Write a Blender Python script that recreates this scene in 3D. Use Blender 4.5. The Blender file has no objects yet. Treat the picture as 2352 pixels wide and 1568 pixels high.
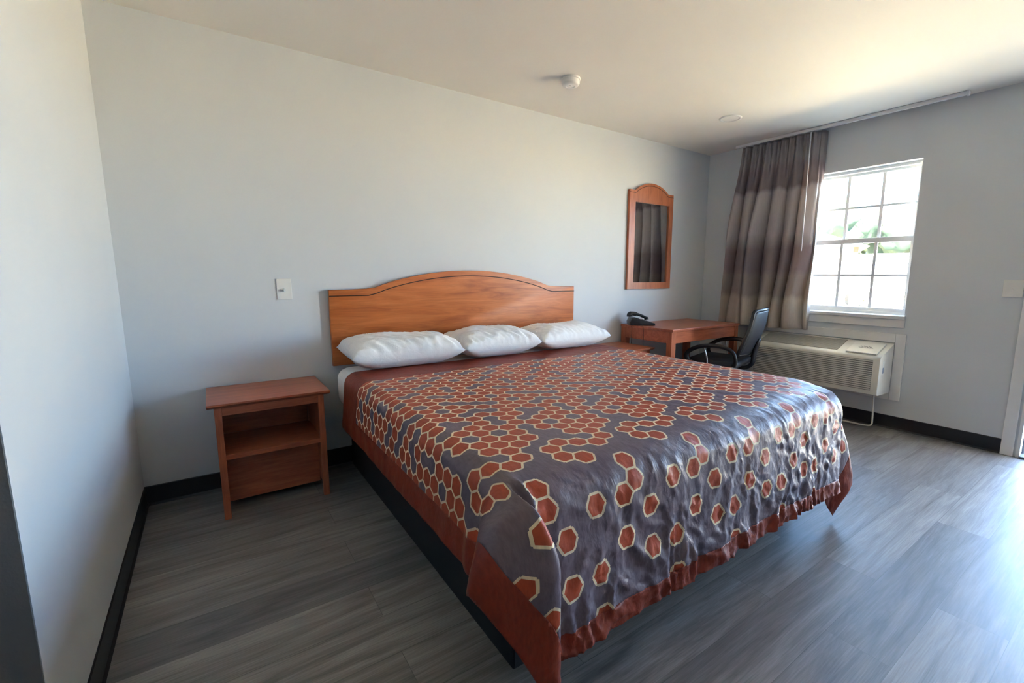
import bpy, bmesh, math, random
import numpy as np
from mathutils import Vector, Matrix
random.seed(7)
PI = math.pi
SC = bpy.context.scene
COL = SC.collection
L = 4.7126      # window wall
H = 2.44        # ceiling

# ------------------------------------------------------------------ helpers
def link(name, me, mat=None, parent=None, smooth=False):
    o = bpy.data.objects.new(name, me)
    COL.objects.link(o)
    if mat is not None:
        for m in (mat if isinstance(mat, (list, tuple)) else [mat]):
            me.materials.append(m)
    if smooth:
        me.polygons.foreach_set('use_smooth', [True] * len(me.polygons))
    if parent is not None:
        o.parent = parent
    return o

def obj(name, bm, mat, parent=None, smooth=False, world=True, auto=None):
    """one mesh object from a bmesh; 'world' geometry is re-based on the parent's location"""
    if parent is not None and world:
        r = parent
        off = Vector((0, 0, 0))
        while r is not None:
            off += r.location
            r = r.parent
        bmesh.ops.translate(bm, verts=bm.verts, vec=-off)
    me = bpy.data.meshes.new(name)
    bmesh.ops.recalc_face_normals(bm, faces=bm.faces)
    bm.to_mesh(me)
    bm.free()
    o = link(name, me, mat, parent, smooth)
    if auto is not None:
        me.polygons.foreach_set('use_smooth', [True] * len(me.polygons))
        me.set_sharp_from_angle(angle=math.radians(auto))
    return o

def thing(name, label, cat, loc=(0, 0, 0), rotz=0, group=None):
    o = bpy.data.objects.new(name, None)
    COL.objects.link(o)
    o.location = loc
    o.rotation_euler = (0, 0, rotz)
    o.empty_display_size = 0.05
    return tag(o, label, cat, group)

def tag(o, label=None, cat=None, group=None, kind=None):
    if label: o['label'] = label
    if cat: o['category'] = cat
    if group: o['group'] = group
    if kind: o['kind'] = kind
    return o

def struct(name, bm, mat, parent=None, **k):
    o = obj(name, bm, mat, parent, **k)
    if parent is None: o['kind'] = 'structure'
    return o

def NB(): return bmesh.new()

def box(bm, x0, x1, y0, y1, z0, z1, bev=0, seg=2, M=None):
    r = bmesh.ops.create_cube(bm, size=1)
    vs = r['verts']
    for v in vs:
        v.co = Vector(((x0 + x1) / 2 + v.co.x * (x1 - x0), (y0 + y1) / 2 + v.co.y * (y1 - y0), (z0 + z1) / 2 + v.co.z * (z1 - z0)))
    if bev > 0:
        es = list({e for v in vs for e in v.link_edges})
        rr = bmesh.ops.bevel(bm, geom=es, offset=bev, segments=seg, profile=0.5, affect='EDGES')
        vs = list({v for f in rr['faces'] for v in f.verts} | {v for v in vs if v.is_valid})
    if M is not None:
        bmesh.ops.transform(bm, matrix=M, verts=vs)
    return vs

def cyl(bm, p, r, h, seg=24, axis='z', r2=None, bev=0):
    rot = {'z': Matrix.Identity(4), 'x': Matrix.Rotation(PI / 2, 4, 'Y'), 'y': Matrix.Rotation(-PI / 2, 4, 'X')}[axis]
    rr = bmesh.ops.create_cone(bm, cap_ends=True, segments=seg, radius1=r, radius2=r if r2 is None else r2, depth=h)
    vs = rr['verts']
    bmesh.ops.transform(bm, matrix=Matrix.Translation(Vector(p)) @ rot @ Matrix.Translation((0, 0, h / 2)), verts=vs)
    return vs

def smooth_path(pts, n=8):
    """Catmull-Rom through the points"""
    P = [Vector(p) for p in pts]
    if len(P) < 3: return P
    out = []
    for i in range(len(P) - 1):
        p0 = P[i - 1] if i > 0 else P[i] * 2 - P[i + 1]
        p1, p2 = P[i], P[i + 1]
        p3 = P[i + 2] if i + 2 < len(P) else P[i + 1] * 2 - P[i]
        for k in range(n):
            t = k / n
            out.append(0.5 * ((2 * p1) + (p2 - p0) * t + (2 * p0 - 5 * p1 + 4 * p2 - p3) * t * t + (3 * p1 - p0 - 3 * p2 + p3) * t ** 3))
    out.append(P[-1])
    return out

def tube(bm, pts, r, seg=10, smooth=0, flat=1.0):
    P = smooth_path(pts, smooth) if smooth else [Vector(p) for p in pts]
    n = len(P)
    R = r if isinstance(r, (list, tuple)) else [r] * n
    if len(R) != n:
        R = [R[min(len(R) - 1, int(i * (len(R) - 1) / (n - 1)))] for i in range(n)]
    up = Vector((0, 0, 1))
    t0 = (P[1] - P[0]).normalized()
    if abs(t0.dot(up)) > 0.9: up = Vector((0, 1, 0))
    a = t0.cross(up).normalized()
    rings = []
    for i in range(n):
        t = (P[min(i + 1, n - 1)] - P[max(i - 1, 0)]).normalized()
        a = (a - t * a.dot(t)).normalized()
        b = t.cross(a)
        rings.append([bm.verts.new(P[i] + (a * math.cos(2 * PI * k / seg) + b * math.sin(2 * PI * k / seg) * flat) * R[i]) for k in range(seg)])
    for i in range(n - 1):
        for k in range(seg):
            bm.faces.new((rings[i][k], rings[i][(k + 1) % seg], rings[i + 1][(k + 1) % seg], rings[i + 1][k]))
    bm.faces.new(rings[0][::-1]); bm.faces.new(rings[-1])

def lathe(bm, prof, c, seg=40):
    """profile of (radius, z) spun about the vertical through c"""
    rings = []
    for r, z in prof:
        if r < 1e-6:
            rings.append([bm.verts.new((c[0], c[1], c[2] + z))])
        else:
            rings.append([bm.verts.new((c[0] + r * math.cos(2 * PI * k / seg), c[1] + r * math.sin(2 * PI * k / seg), c[2] + z)) for k in range(seg)])
    for A, B in zip(rings, rings[1:]):
        for k in range(seg):
            q = [A[k % len(A)], A[(k + 1) % len(A)], B[(k + 1) % len(B)], B[k % len(B)]]
            q2 = []
            for v in q:
                if v not in q2: q2.append(v)
            if len(q2) > 2: bm.faces.new(q2)

def prism(bm, poly, axis, a0, a1, bev=0):
    """extrude a closed outline (list of 2D points) along an axis from a0 to a1"""
    def pt(p, a):
        return {'y': (p[0], a, p[1]), 'x': (a, p[0], p[1]), 'z': (p[0], p[1], a)}[axis]
    A = [bm.verts.new(pt(p, a0)) for p in poly]
    B = [bm.verts.new(pt(p, a1)) for p in poly]
    n = len(poly)
    fs = [bm.faces.new(A[::-1]), bm.faces.new(B)]
    for i in range(n):
        fs.append(bm.faces.new((A[i], A[(i + 1) % n], B[(i + 1) % n], B[i])))
    if bev > 0:
        es = list({e for f in fs[:2] for e in f.edges})
        bmesh.ops.bevel(bm, geom=es, offset=bev, segments=2, profile=0.5, affect='EDGES')
    return A + B

# --- vectorised gradient noise
_rng = np.random.RandomState(11)
_perm = _rng.permutation(256)
_grad = _rng.normal(size=(256, 3)); _grad /= np.linalg.norm(_grad, axis=1)[:, None]
def noise(p):
    p = np.asarray(p, float)
    i = np.floor(p).astype(int); f = p - i
    u = f * f * f * (f * (f * 6 - 15) + 10)
    r = 0
    for dx in (0, 1):
        for dy in (0, 1):
            for dz in (0, 1):
                h = _perm[(_perm[(_perm[(i[:, 0] + dx) & 255] + i[:, 1] + dy) & 255] + i[:, 2] + dz) & 255]
                g = _grad[h]
                d = (g * (f - np.array([dx, dy, dz]))).sum(1)
                w = (u[:, 0] if dx else 1 - u[:, 0]) * (u[:, 1] if dy else 1 - u[:, 1]) * (u[:, 2] if dz else 1 - u[:, 2])
                r = r + w * d
    return r * 1.6
def n2(x, y, s, seed=0.0):
    x = np.asarray(x, float); y = np.asarray(y, float)
    return noise(np.stack([x * s + seed * 7.13, y * s - seed * 3.7, np.full_like(x, seed * 5.31 + 0.37)], 1))
def sstep(a, b, x):
    t = np.clip((np.asarray(x, float) - a) / (b - a), 0, 1)
    return t * t * (3 - 2 * t)

# ------------------------------------------------------------------ materials
class Mat:
    def __init__(s, name, color=(0.8, 0.8, 0.8), rough=0.5, **k):
        s.m = bpy.data.materials.new(name)
        s.m.use_nodes = True
        s.nt = s.m.node_tree
        s.b = s.nt.nodes['Principled BSDF']
        s.out = s.nt.nodes['Material Output']
        s.b.inputs['Base Color'].default_value = (*color, 1)
        s.b.inputs['Roughness'].default_value = rough
        for kk, v in k.items():
            s.b.inputs[kk.replace('_', ' ')].default_value = v
    def n(s, t, **k):
        nd = s.nt.nodes.new(t)
        for a, v in k.items():
            if a in nd.inputs: nd.inputs[a].default_value = v
            elif a.replace('_', ' ') in nd.inputs: nd.inputs[a.replace('_', ' ')].default_value = v
            else: setattr(nd, a, v)
        return nd
    def l(s, a, b): s.nt.links.new(a, b)
    def coords(s, scale=(1, 1, 1), kind='Object', rot=(0, 0, 0)):
        tc = s.n('ShaderNodeTexCoord'); mp = s.n('ShaderNodeMapping')
        mp.inputs['Scale'].default_value = scale; mp.inputs['Rotation'].default_value = rot
        s.l(tc.outputs[kind], mp.inputs['Vector'])
        return mp.outputs['Vector']
    def ramp(s, fac, stops, interp='LINEAR'):
        r = s.n('ShaderNodeValToRGB'); r.color_ramp.interpolation = interp
        e = r.color_ramp.elements
        while len(e) < len(stops): e.new(0.5)
        for i, (p, c) in enumerate(stops):
            e[i].position = p; e[i].color = (*c, 1)
        s.l(fac, r.inputs['Fac'])
        return r.outputs['Color']
    def mix(s, fac, a, b, mode='MIX'):
        m = s.n('ShaderNodeMix', data_type='RGBA', blend_type=mode)
        for sock, v in ((m.inputs['Factor'], fac), (m.inputs[6], a), (m.inputs[7], b)):
            if isinstance(v, (int, float)): sock.default_value = v
            elif isinstance(v, tuple): sock.default_value = (*v, 1)
            else: s.l(v, sock)
        return m.outputs[2]
    def color(s, sock): s.l(sock, s.b.inputs['Base Color'])
    def rough(s, fac, lo, hi):
        mr = s.n('ShaderNodeMapRange'); mr.inputs['To Min'].default_value = lo; mr.inputs['To Max'].default_value = hi
        s.l(fac, mr.inputs['Value']); s.l(mr.outputs[0], s.b.inputs['Roughness'])
    def bump(s, h, strength=0.2, dist=0.002, prev=None):
        b = s.n('ShaderNodeBump'); b.inputs['Strength'].default_value = strength; b.inputs['Distance'].default_value = dist
        s.l(h, b.inputs['Height'])
        if prev is not None: s.l(prev, b.inputs['Normal'])
        s.l(b.outputs[0], s.b.inputs['Normal'])
        return b.outputs[0]

def paint(name, c, bump=0.12):
    M = Mat(name, c, 0.75)
    v = M.coords()
    n1 = M.n('ShaderNodeTexNoise', Scale=130.0, Detail=2.0)
    M.l(v, n1.inputs['Vector'])
    n2_ = M.n('ShaderNodeTexNoise', Scale=1.3, Detail=3.0)
    M.l(v, n2_.inputs['Vector'])
    M.color(M.ramp(n2_.outputs['Fac'], [(0.3, tuple(x * 0.97 for x in c)), (0.7, tuple(min(1, x * 1.02) for x in c))]))
    M.bump(n1.outputs['Fac'], bump, 0.002)
    return M.m

def wood(name, dark, mid, light, axis='x', rough=0.38, scale=1.0):
    M = Mat(name, mid, rough)
    sc = {'x': (1.1, 9, 9), 'y': (9, 1.1, 9), 'z': (9, 9, 1.1)}[axis]
    v = M.coords(tuple(q * scale for q in sc))
    a = M.n('ShaderNodeTexNoise', Scale=2.2, Detail=5.0, Roughness=0.62, Distortion=1.3)
    M.l(v, a.inputs['Vector'])
    fine = M.n('ShaderNodeTexNoise', Scale=14.0, Detail=3.0, Roughness=0.6)
    M.l(M.coords(tuple(q * scale * (0.35 if q < 2 else 1.6) for q in sc)), fine.inputs['Vector'])
    c1 = M.ramp(a.outputs['Fac'], [(0.30, dark), (0.5, mid), (0.72, light)])
    c2 = M.ramp(fine.outputs['Fac'], [(0.35, (0.72, 0.70, 0.68)), (0.6, (1, 1, 1))])
    M.color(M.mix(0.55, c1, c2, 'MULTIPLY'))
    M.rough(fine.outputs['Fac'], rough - 0.06, rough + 0.10)
    M.bump(fine.outputs['Fac'], 0.05, 0.001)
    return M.m

def simple(name, c, rough=0.5, bump=None, **k):
    M = Mat(name, c, rough, **k)
    v = M.coords()
    nz = M.n('ShaderNodeTexNoise', Scale=6.0, Detail=3.0)
    M.l(v, nz.inputs['Vector'])
    M.color(M.ramp(nz.outputs['Fac'], [(0.25, tuple(x * 0.93 for x in c)), (0.75, tuple(min(1, x * 1.05) for x in c))]))
    if bump:
        n3 = M.n('ShaderNodeTexNoise', Scale=float(bump), Detail=2.0)
        M.l(v, n3.inputs['Vector']); M.bump(n3.outputs['Fac'], 0.15, 0.001)
    return M.m

m_wall = paint('wall_paint_pale_grey', (0.630, 0.662, 0.690))
m_ceil = paint('ceiling_paint_white', (0.81, 0.79, 0.74), 0.2)
m_charcoal = paint('charcoal_wall_face', (0.115, 0.118, 0.125), 0.4)
m_base = simple('black_vinyl_base', (0.012, 0.012, 0.014), 0.42)
m_white = simple('white_trim_paint', (0.78, 0.78, 0.77), 0.4)
m_honey = wood('honey_laminate', (0.36, 0.090, 0.018), (0.53, 0.148, 0.032), (0.63, 0.205, 0.055), 'x', 0.38, 0.8)
m_cherry = wood('cherry_laminate', (0.34, 0.092, 0.042), (0.44, 0.128, 0.060), (0.54, 0.17, 0.082), 'x', 0.29, 1.2)
m_cherry_v = wood('cherry_laminate_upright', (0.34, 0.092, 0.042), (0.44, 0.128, 0.060), (0.54, 0.17, 0.082), 'z', 0.32, 1.2)
m_mirwood = wood('mirror_frame_wood', (0.34, 0.10, 0.04), (0.46, 0.145, 0.062), (0.55, 0.19, 0.085), 'z', 0.32, 1.1)
m_groove = simple('dark_groove', (0.03, 0.012, 0.006), 0.6)
m_bedblack = simple('black_fabric_base', (0.010, 0.010, 0.012), 0.7, 200)
m_blackpl = simple('black_plastic', (0.014, 0.014, 0.016), 0.32)
m_blackmesh = simple('black_mesh_fabric', (0.022, 0.024, 0.03), 0.55, 300)
m_metal = simple('grey_metal', (0.45, 0.46, 0.48), 0.3, Metallic=1.0)
m_acpl = simple('ivory_plastic', (0.72, 0.70, 0.64), 0.45)
m_acdark = simple('grey_grille_gap', (0.15, 0.147, 0.138), 0.6)
m_actop = simple('grey_vent_plastic', (0.42, 0.41, 0.38), 0.5)
m_sticker = simple('blue_grey_sticker', (0.22, 0.28, 0.40), 0.4)
m_ink = simple('dark_ink', (0.05, 0.05, 0.055), 0.5)
m_switch = simple('white_switch_plastic', (0.76, 0.76, 0.73), 0.35)
m_steelgrey = simple('grey_weatherstrip', (0.16, 0.16, 0.18), 0.5)
m_alu = simple('grey_aluminium', (0.30, 0.31, 0.32), 0.4, Metallic=0.6)
m_trackw = simple('white_enamel', (0.74, 0.75, 0.78), 0.35)
m_lens = simple('frosted_lens', (0.82, 0.82, 0.80), 0.3)

def cotton():
    M = Mat('white_cotton', (0.86, 0.86, 0.86), 0.8, Sheen_Weight=0.2)
    v = M.coords((1, 1, 1))
    nz = M.n('ShaderNodeTexNoise', Scale=22.0, Detail=4.0, Distortion=0.8); M.l(v, nz.inputs['Vector'])
    st = M.n('ShaderNodeTexWave', Scale=55.0, wave_type='BANDS', bands_direction='X'); M.l(v, st.inputs['Vector'])
    M.color(M.mix(0.05, (0.88, 0.88, 0.88), st.outputs['Color'], 'MULTIPLY'))
    M.bump(nz.outputs['Fac'], 0.35, 0.008)
    return M.m
m_cotton = cotton()

def fabric(name, c, rough, bs=1.0, spec=0.3):
    M = Mat(name, c, rough)
    M.b.inputs['Specular IOR Level'].default_value = spec
    v = M.coords((1, 1, 1))
    a = M.n('ShaderNodeTexNoise', Scale=17.0, Detail=4.0, Roughness=0.55, Distortion=1.5); M.l(v, a.inputs['Vector'])
    fine = M.n('ShaderNodeTexNoise', Scale=75.0, Detail=2.0); M.l(M.coords((1.6, 0.5, 0.5)), fine.inputs['Vector'])
    M.color(M.ramp(fine.outputs['Fac'], [(0.3, tuple(x * 0.86 for x in c)), (0.7, tuple(min(1, x * 1.10) for x in c))]))
    rg = M.n('ShaderNodeTexNoise', noise_type='RIDGED_MULTIFRACTAL', Scale=11.0, Detail=2.5, Roughness=0.5, Distortion=0.6); M.l(M.coords((1.25, 1.0, 0.8)), rg.inputs['Vector'])
    p = M.bump(rg.outputs['Fac'], 0.22 * bs, 0.006)
    p = M.bump(a.outputs['Fac'], 0.22 * bs, 0.008, p)
    M.bump(fine.outputs['Fac'], 0.30 * bs, 0.003, p)
    return M.m
m_red = fabric('rust_red_satin', (0.42, 0.072, 0.028), 0.48, 0.8)
m_grey = fabric('plum_grey_satin', (0.150, 0.112, 0.138), 0.46, 1.1, 0.42)
m_cream = fabric('cream_stitch', (0.78, 0.64, 0.44), 0.55, 0.6)
m_border = fabric('rust_border_satin', (0.22, 0.036, 0.016), 0.45, 1.0)

def floor_mat():
    M = Mat('grey_vinyl_plank', (0.15, 0.15, 0.15), 0.4)
    v = M.coords((1, 1, 1))
    br = M.n('ShaderNodeTexBrick', offset=0.37, offset_frequency=2, squash=1.0)
    for k, val in (('Scale', 1.0), ('Mortar Size', 0.0009), ('Mortar Smooth', 0.1), ('Bias', 0.0), ('Brick Width', 1.22), ('Row Height', 0.19)):
        br.inputs[k].default_value = val
    br.inputs['Color1'].default_value = (0.74, 0.74, 0.76, 1); br.inputs['Color2'].default_value = (1.28, 1.24, 1.19, 1)
    br.inputs['Mortar'].default_value = (0.45, 0.45, 0.45, 1)
    M.l(v, br.inputs['Vector'])
    # grain runs along the plank (x) and breaks at each plank through the plank's own tint
    add = M.n('ShaderNodeVectorMath', operation='MULTIPLY_ADD')
    M.l(br.outputs['Color'], add.inputs[0]); add.inputs[1].default_value = (3.0, 17.0, 5.0)
    M.l(M.coords((0.75, 8.5, 1)), add.inputs[2])
    g = M.n('ShaderNodeTexNoise', Scale=1.9, Detail=6.0, Roughness=0.62, Distortion=1.1); M.l(add.outputs[0], g.inputs['Vector'])
    f = M.n('ShaderNodeTexNoise', Scale=5.0, Detail=4.0, Roughness=0.7, Distortion=0.5); M.l(M.coords((1.2, 40, 1)), f.inputs['Vector'])
    c = M.ramp(g.outputs['Fac'], [(0.27, (0.085, 0.076, 0.069)), (0.47, (0.19, 0.176, 0.165)), (0.72, (0.30, 0.284, 0.27))])
    c = M.mix(0.8, c, M.ramp(f.outputs['Fac'], [(0.3, (0.55, 0.55, 0.55)), (0.65, (1.15, 1.15, 1.15))]), 'MULTIPLY')
    c = M.mix(1.0, c, br.outputs['Color'], 'MULTIPLY')
    M.color(c)
    M.rough(f.outputs['Fac'], 0.40, 0.56); M.b.inputs['Specular IOR Level'].default_value = 0.95
    p = M.bump(f.outputs['Fac'], 0.10, 0.0012)
    return M.m
m_floor = floor_mat()

def curtain_mat():
    M = Mat('banded_satin_drape', (0.2, 0.18, 0.18), 0.33)
    M.b.inputs['Specular IOR Level'].default_value = 0.8
    tc = M.n('ShaderNodeTexCoord'); sp = M.n('ShaderNodeSeparateXYZ'); M.l(tc.outputs['Object'], sp.inputs[0])
    nz = M.n('ShaderNodeTexNoise', Scale=3.0, Detail=3.0); M.l(M.coords((1, 6, 0.8)), nz.inputs['Vector'])
    m = M.n('ShaderNodeMath', operation='MULTIPLY_ADD'); M.l(nz.outputs['Fac'], m.inputs[0]); m.inputs[1].default_value = 0.10; M.l(sp.outputs['Z'], m.inputs[2])
    mr = M.n('ShaderNodeMapRange'); mr.inputs['From Min'].default_value = 0.75; mr.inputs['From Max'].default_value = 2.45; M.l(m.outputs[0], mr.inputs['Value'])
    tan, plum, grey, dk = (0.50, 0.435, 0.375), (0.215, 0.165, 0.185), (0.44, 0.40, 0.42), (0.145, 0.115, 0.135)
    c = M.ramp(mr.outputs[0], [(0.0, tan), (0.17, tan), (0.20, (0.29, 0.24, 0.22)), (0.30, (0.29, 0.24, 0.225)), (0.33, plum), (0.44, plum),
                               (0.47, (0.30, 0.265, 0.27)), (0.52, grey), (0.66, (0.46, 0.42, 0.41)), (0.74, grey), (0.765, dk), (0.86, plum), (0.90, (0.28, 0.25, 0.26)), (1.0, (0.26, 0.23, 0.24))])
    f = M.n('ShaderNodeTexNoise', Scale=60.0, Detail=2.0); M.l(M.coords((1, 3, 0.3)), f.inputs['Vector'])
    c = M.mix(0.35, c, M.ramp(f.outputs['Fac'], [(0.3, (0.75, 0.75, 0.75)), (0.7, (1.1, 1.1, 1.1))]), 'MULTIPLY')
    M.color(c); M.bump(f.outputs['Fac'], 0.12, 0.002)
    tr = M.n('ShaderNodeBsdfTranslucent'); M.l(M.mix(0.5, c, (0.75, 0.5, 0.3)), tr.inputs['Color'])
    mx = M.n('ShaderNodeMixShader'); mx.inputs[0].default_value = 0.18
    M.l(M.b.outputs[0], mx.inputs[1]); M.l(tr.outputs[0], mx.inputs[2]); M.l(mx.outputs[0], M.out.inputs['Surface'])
    return M.m
m_curtain = curtain_mat()

def glass_mat():
    M = Mat('window_glass', (1, 1, 1), 0.0)
    t = M.n('ShaderNodeBsdfTransparent'); t.inputs['Color'].default_value = (0.95, 0.97, 0.97, 1)
    g = M.n('ShaderNodeBsdfGlossy'); g.inputs['Roughness'].default_value = 0.02
    mx = M.n('ShaderNodeMixShader'); mx.inputs[0].default_value = 0.06
    M.l(t.outputs[0], mx.inputs[1]); M.l(g.outputs[0], mx.inputs[2]); M.l(mx.outputs[0], M.out.inputs['Surface'])
    return M.m
m_glass = glass_mat()
m_mirror = simple('mirror_silver', (0.82, 0.84, 0.84), 0.015, Metallic=1.0)

# ------------------------------------------------------------------ room shell
XW, YS = -2.6, -5.4          # far side of the hall, wall behind the viewer
WT = 0.16                      # outside wall thickness
WY0, WY1, WZ0, WZ1 = -1.81, -1.02, 0.905, 2.07     # window opening
DY0, DY1, DZ1 = -3.42, -2.515, 2.05                # door opening

bm = NB(); box(bm, XW, L + WT, YS, 0.0, -0.08, 0.0); struct('floor', bm, m_floor)
bm = NB(); box(bm, XW - 0.1, L + WT, YS - 0.1, 0.12, H, H + 0.10); struct('ceiling', bm, m_ceil)
bm = NB(); box(bm, 0.0, L + WT, 0.0, 0.12, -0.08, H); struct('wall_back', bm, m_wall)
bm = NB(); box(bm, XW - 0.1, 0.0, -1.715, 0.12, -0.08, H); struct('wall_left', bm, m_wall)
bm = NB(); box(bm, XW, -0.001, -1.721, -1.7155, 0.0, H); struct('wall_end_sheet', bm, m_charcoal)  # thin dark grey sheet laid over the hall-facing end of the left wall
bm = NB()
for y0, y1, z0, z1 in ((WY1, 0.0, -0.08, H), (WY0, WY1, -0.08, WZ0), (WY0, WY1, WZ1, H), (DY1, WY0, -0.08, H), (DY0, DY1, DZ1, H), (YS - 0.1, DY0, -0.08, H)):
    box(bm, L, L + WT, y0, y1, z0, z1)
struct('wall_right', bm, m_wall)
bm = NB(); box(bm, XW - 0.1, L, YS - 0.1, YS, -0.08, H); struct('wall_front', bm, m_wall)
bm = NB(); box(bm, XW - 0.1, XW, YS, -1.715, -0.08, H); struct('wall_hall', bm, m_wall)

BH = 0.104
def baseboard(name, a, b, nrm):
    """cove base: flat with a small toe, run from a to b, projecting along nrm"""
    bm = NB()
    prof = [(0.0, 0.0), (0.012, 0.0), (0.010, 0.004), (0.005, 0.012), (0.0045, BH - 0.004), (0.002, BH), (0.0, BH)]
    A = Vector((*a, 0)); B = Vector((*b, 0)); N = Vector((*nrm, 0))
    ra = [bm.verts.new(A + N * p[0] + Vector((0, 0, p[1]))) for p in prof]
    rb = [bm.verts.new(B + N * p[0] + Vector((0, 0, p[1]))) for p in prof]
    k = len(prof)
    for i in range(k):
        bm.faces.new((ra[i], ra[(i + 1) % k], rb[(i + 1) % k], rb[i]))
    bm.faces.new(ra[::-1]); bm.faces.new(rb)
    struct(name, bm, m_base)
baseboard('baseboard_back', (0.0, 0.0), (L, 0.0), (0, -1))
baseboard('baseboard_left', (0.0, 0.0), (0.0, -1.715), (1, 0))
baseboard('baseboard_right', (L, 0.0), (L, -2.438), (-1, 0))
baseboard('baseboard_hall', (0.0, -1.7215), (XW, -1.7215), (0, -1))

# ------------------------------------------------------------------ window
win = bpy.data.objects.new('window_1', None); COL.objects.link(win); win.location = (L, -1.415, WZ0); win['kind'] = 'structure'
xs = L + 0.075                                    # inner face of the lower sash
bm = NB()
fx0, fx1 = xs - 0.012, L + WT - 0.01
box(bm, fx0, fx1, WY0, WY0 + 0.022, WZ0, WZ1); box(bm, fx0, fx1, WY1 - 0.022, WY1, WZ0, WZ1)
box(bm, fx0, fx1, WY0 + 0.022, WY1 - 0.022, WZ1 - 0.022, WZ1); box(bm, fx0, fx1, WY0 + 0.022, WY1 - 0.022, WZ0, WZ0 + 0.02)
obj('window_frame', bm, m_white, win)
yc = [WY0 + 0.02 + (WY1 - WY0 - 0.04) * k / 3 for k in range(4)]
def sash(x, z0, z1, rail_lo, rail_hi, nm):
    bm = NB(); a, b = WY0 + 0.02, WY1 - 0.02
    box(bm, x, x + 0.028, a, b, z0, z0 + rail_lo, 0.003); box(bm, x, x + 0.028, a, b, z1 - rail_hi, z1, 0.003)
    box(bm, x, x + 0.028, a, a + 0.018, z0 + rail_lo, z1 - rail_hi); box(bm, x, x + 0.028, b - 0.018, b, z0 + rail_lo, z1 - rail_hi)
    s = obj('sash', bm, m_white, win)
    s['label'] = nm
    bm = NB(); zm = (z0 + rail_lo + z1 - rail_hi) / 2
    for k in (1, 2): box(bm, x + 0.008, x + 0.020, yc[k] - 0.011, yc[k] + 0.011, z0 + rail_lo - 0.002, z1 - rail_hi + 0.002)
    box(bm, x + 0.0085, x + 0.0195, a + 0.015, b - 0.015, zm - 0.008, zm + 0.009)
    obj('muntin', bm, m_white, s)
    bm = NB(); box(bm, x + 0.012, x + 0.016, a + 0.01, b - 0.01, z0 + rail_lo - 0.005, z1 - rail_hi + 0.005)
    obj('pane', bm, m_glass, s)
sash(xs, WZ0 + 0.018, 1.517, 0.028, 0.040, 'lower sliding sash')
sash(xs + 0.032, 1.480, WZ1 - 0.020, 0.036, 0.022, 'upper fixed sash')
bm = NB()
box(bm, L - 0.032, xs - 0.012, WY0 - 0.012, WY1 + 0.012, WZ0 - 0.030, WZ0 - 0.002, 0.006, 3)
obj('window_sill', bm, m_white, win)
bm = NB()
box(bm, L - 0.016, L - 0.001, WY0 - 0.010, WY1 + 0.010, WZ0 - 0.095, WZ0 - 0.031, 0.003)
obj('window_apron', bm, m_white, win)

# ------------------------------------------------------------------ door opening
door = bpy.data.objects.new('door_1', None); COL.objects.link(door); door.location = (L, (DY0 + DY1) / 2, 0); door['kind'] = 'structure'
bm = NB(); cw = 0.062
for y0 in (DY1 + 0.014, DY0 - cw - 0.014):
    box(bm, L - 0.018, L - 0.001, y0, y0 + cw, 0.0, DZ1 + 0.02, 0.003)
box(bm, L - 0.018, L - 0.001, DY0 - 0.014 - cw, DY1 + 0.014 + cw, DZ1 + 0.021, DZ1 + 0.08, 0.003)
obj('door_casing', bm, m_white, door)
bm = NB()
box(bm, L - 0.012, L + WT + 0.01, DY1 - 0.018, DY1 + 0.0, 0.0, DZ1); box(bm, L - 0.012, L + WT + 0.01, DY0, DY0 + 0.018, 0.0, DZ1)
box(bm, L - 0.012, L + WT + 0.01, DY0 + 0.018, DY1 - 0.018, DZ1 - 0.018, DZ1)
obj('door_jamb', bm, m_white, door)
bm = NB(); box(bm, L + 0.06, L + 0.10, DY1 - 0.030, DY1 - 0.018, 0.0, DZ1 - 0.03); obj('weatherstrip', bm, m_steelgrey, door)
bm = NB(); box(bm, L - 0.03, L + WT + 0.02, DY0 + 0.018, DY1 - 0.018, 0.0, 0.016, 0.004); obj('threshold', bm, m_steelgrey, door)

# ------------------------------------------------------------------ bed
bed = thing('bed_base', 'black box bed base under the mattress, standing on the grey plank floor', 'bed base', (1.905, -1.02, 0))
bm = NB(); box(bm, 1.022, 2.788, -1.985, -0.06, 0.0, 0.235, 0.008); obj('platform', bm, m_bedblack, bed)
bm = NB(); box(bm, 1.000, 2.810, -2.00, -0.055, 0.240, 0.425, 0.012); obj('box_spring', bm, m_bedblack, bed)

# mattress in its fitted sheet
bm = NB()
vs = box(bm, 0.943, 2.867, -2.095, -0.060, 0.425, 0.645)
ve = [e for e in bm.edges if abs(e.verts[0].co.z - e.verts[1].co.z) > 0.1]
bmesh.ops.bevel(bm, geom=ve, offset=0.11, segments=6, profile=0.5, affect='EDGES')
he = [e for e in bm.edges if abs(e.verts[0].co.z - e.verts[1].co.z) < 1e-5 and len(e.link_faces) == 2 and abs(e.link_faces[0].normal.z - e.link_faces[1].normal.z) > 0.5]
bmesh.ops.bevel(bm, geom=he, offset=0.055, segments=5, profile=0.5, affect='EDGES')
mat_o = obj('mattress', bm, m_cotton, smooth=True)
tag(mat_o, 'white sheeted king mattress lying on the black bed base', 'mattress')

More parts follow.
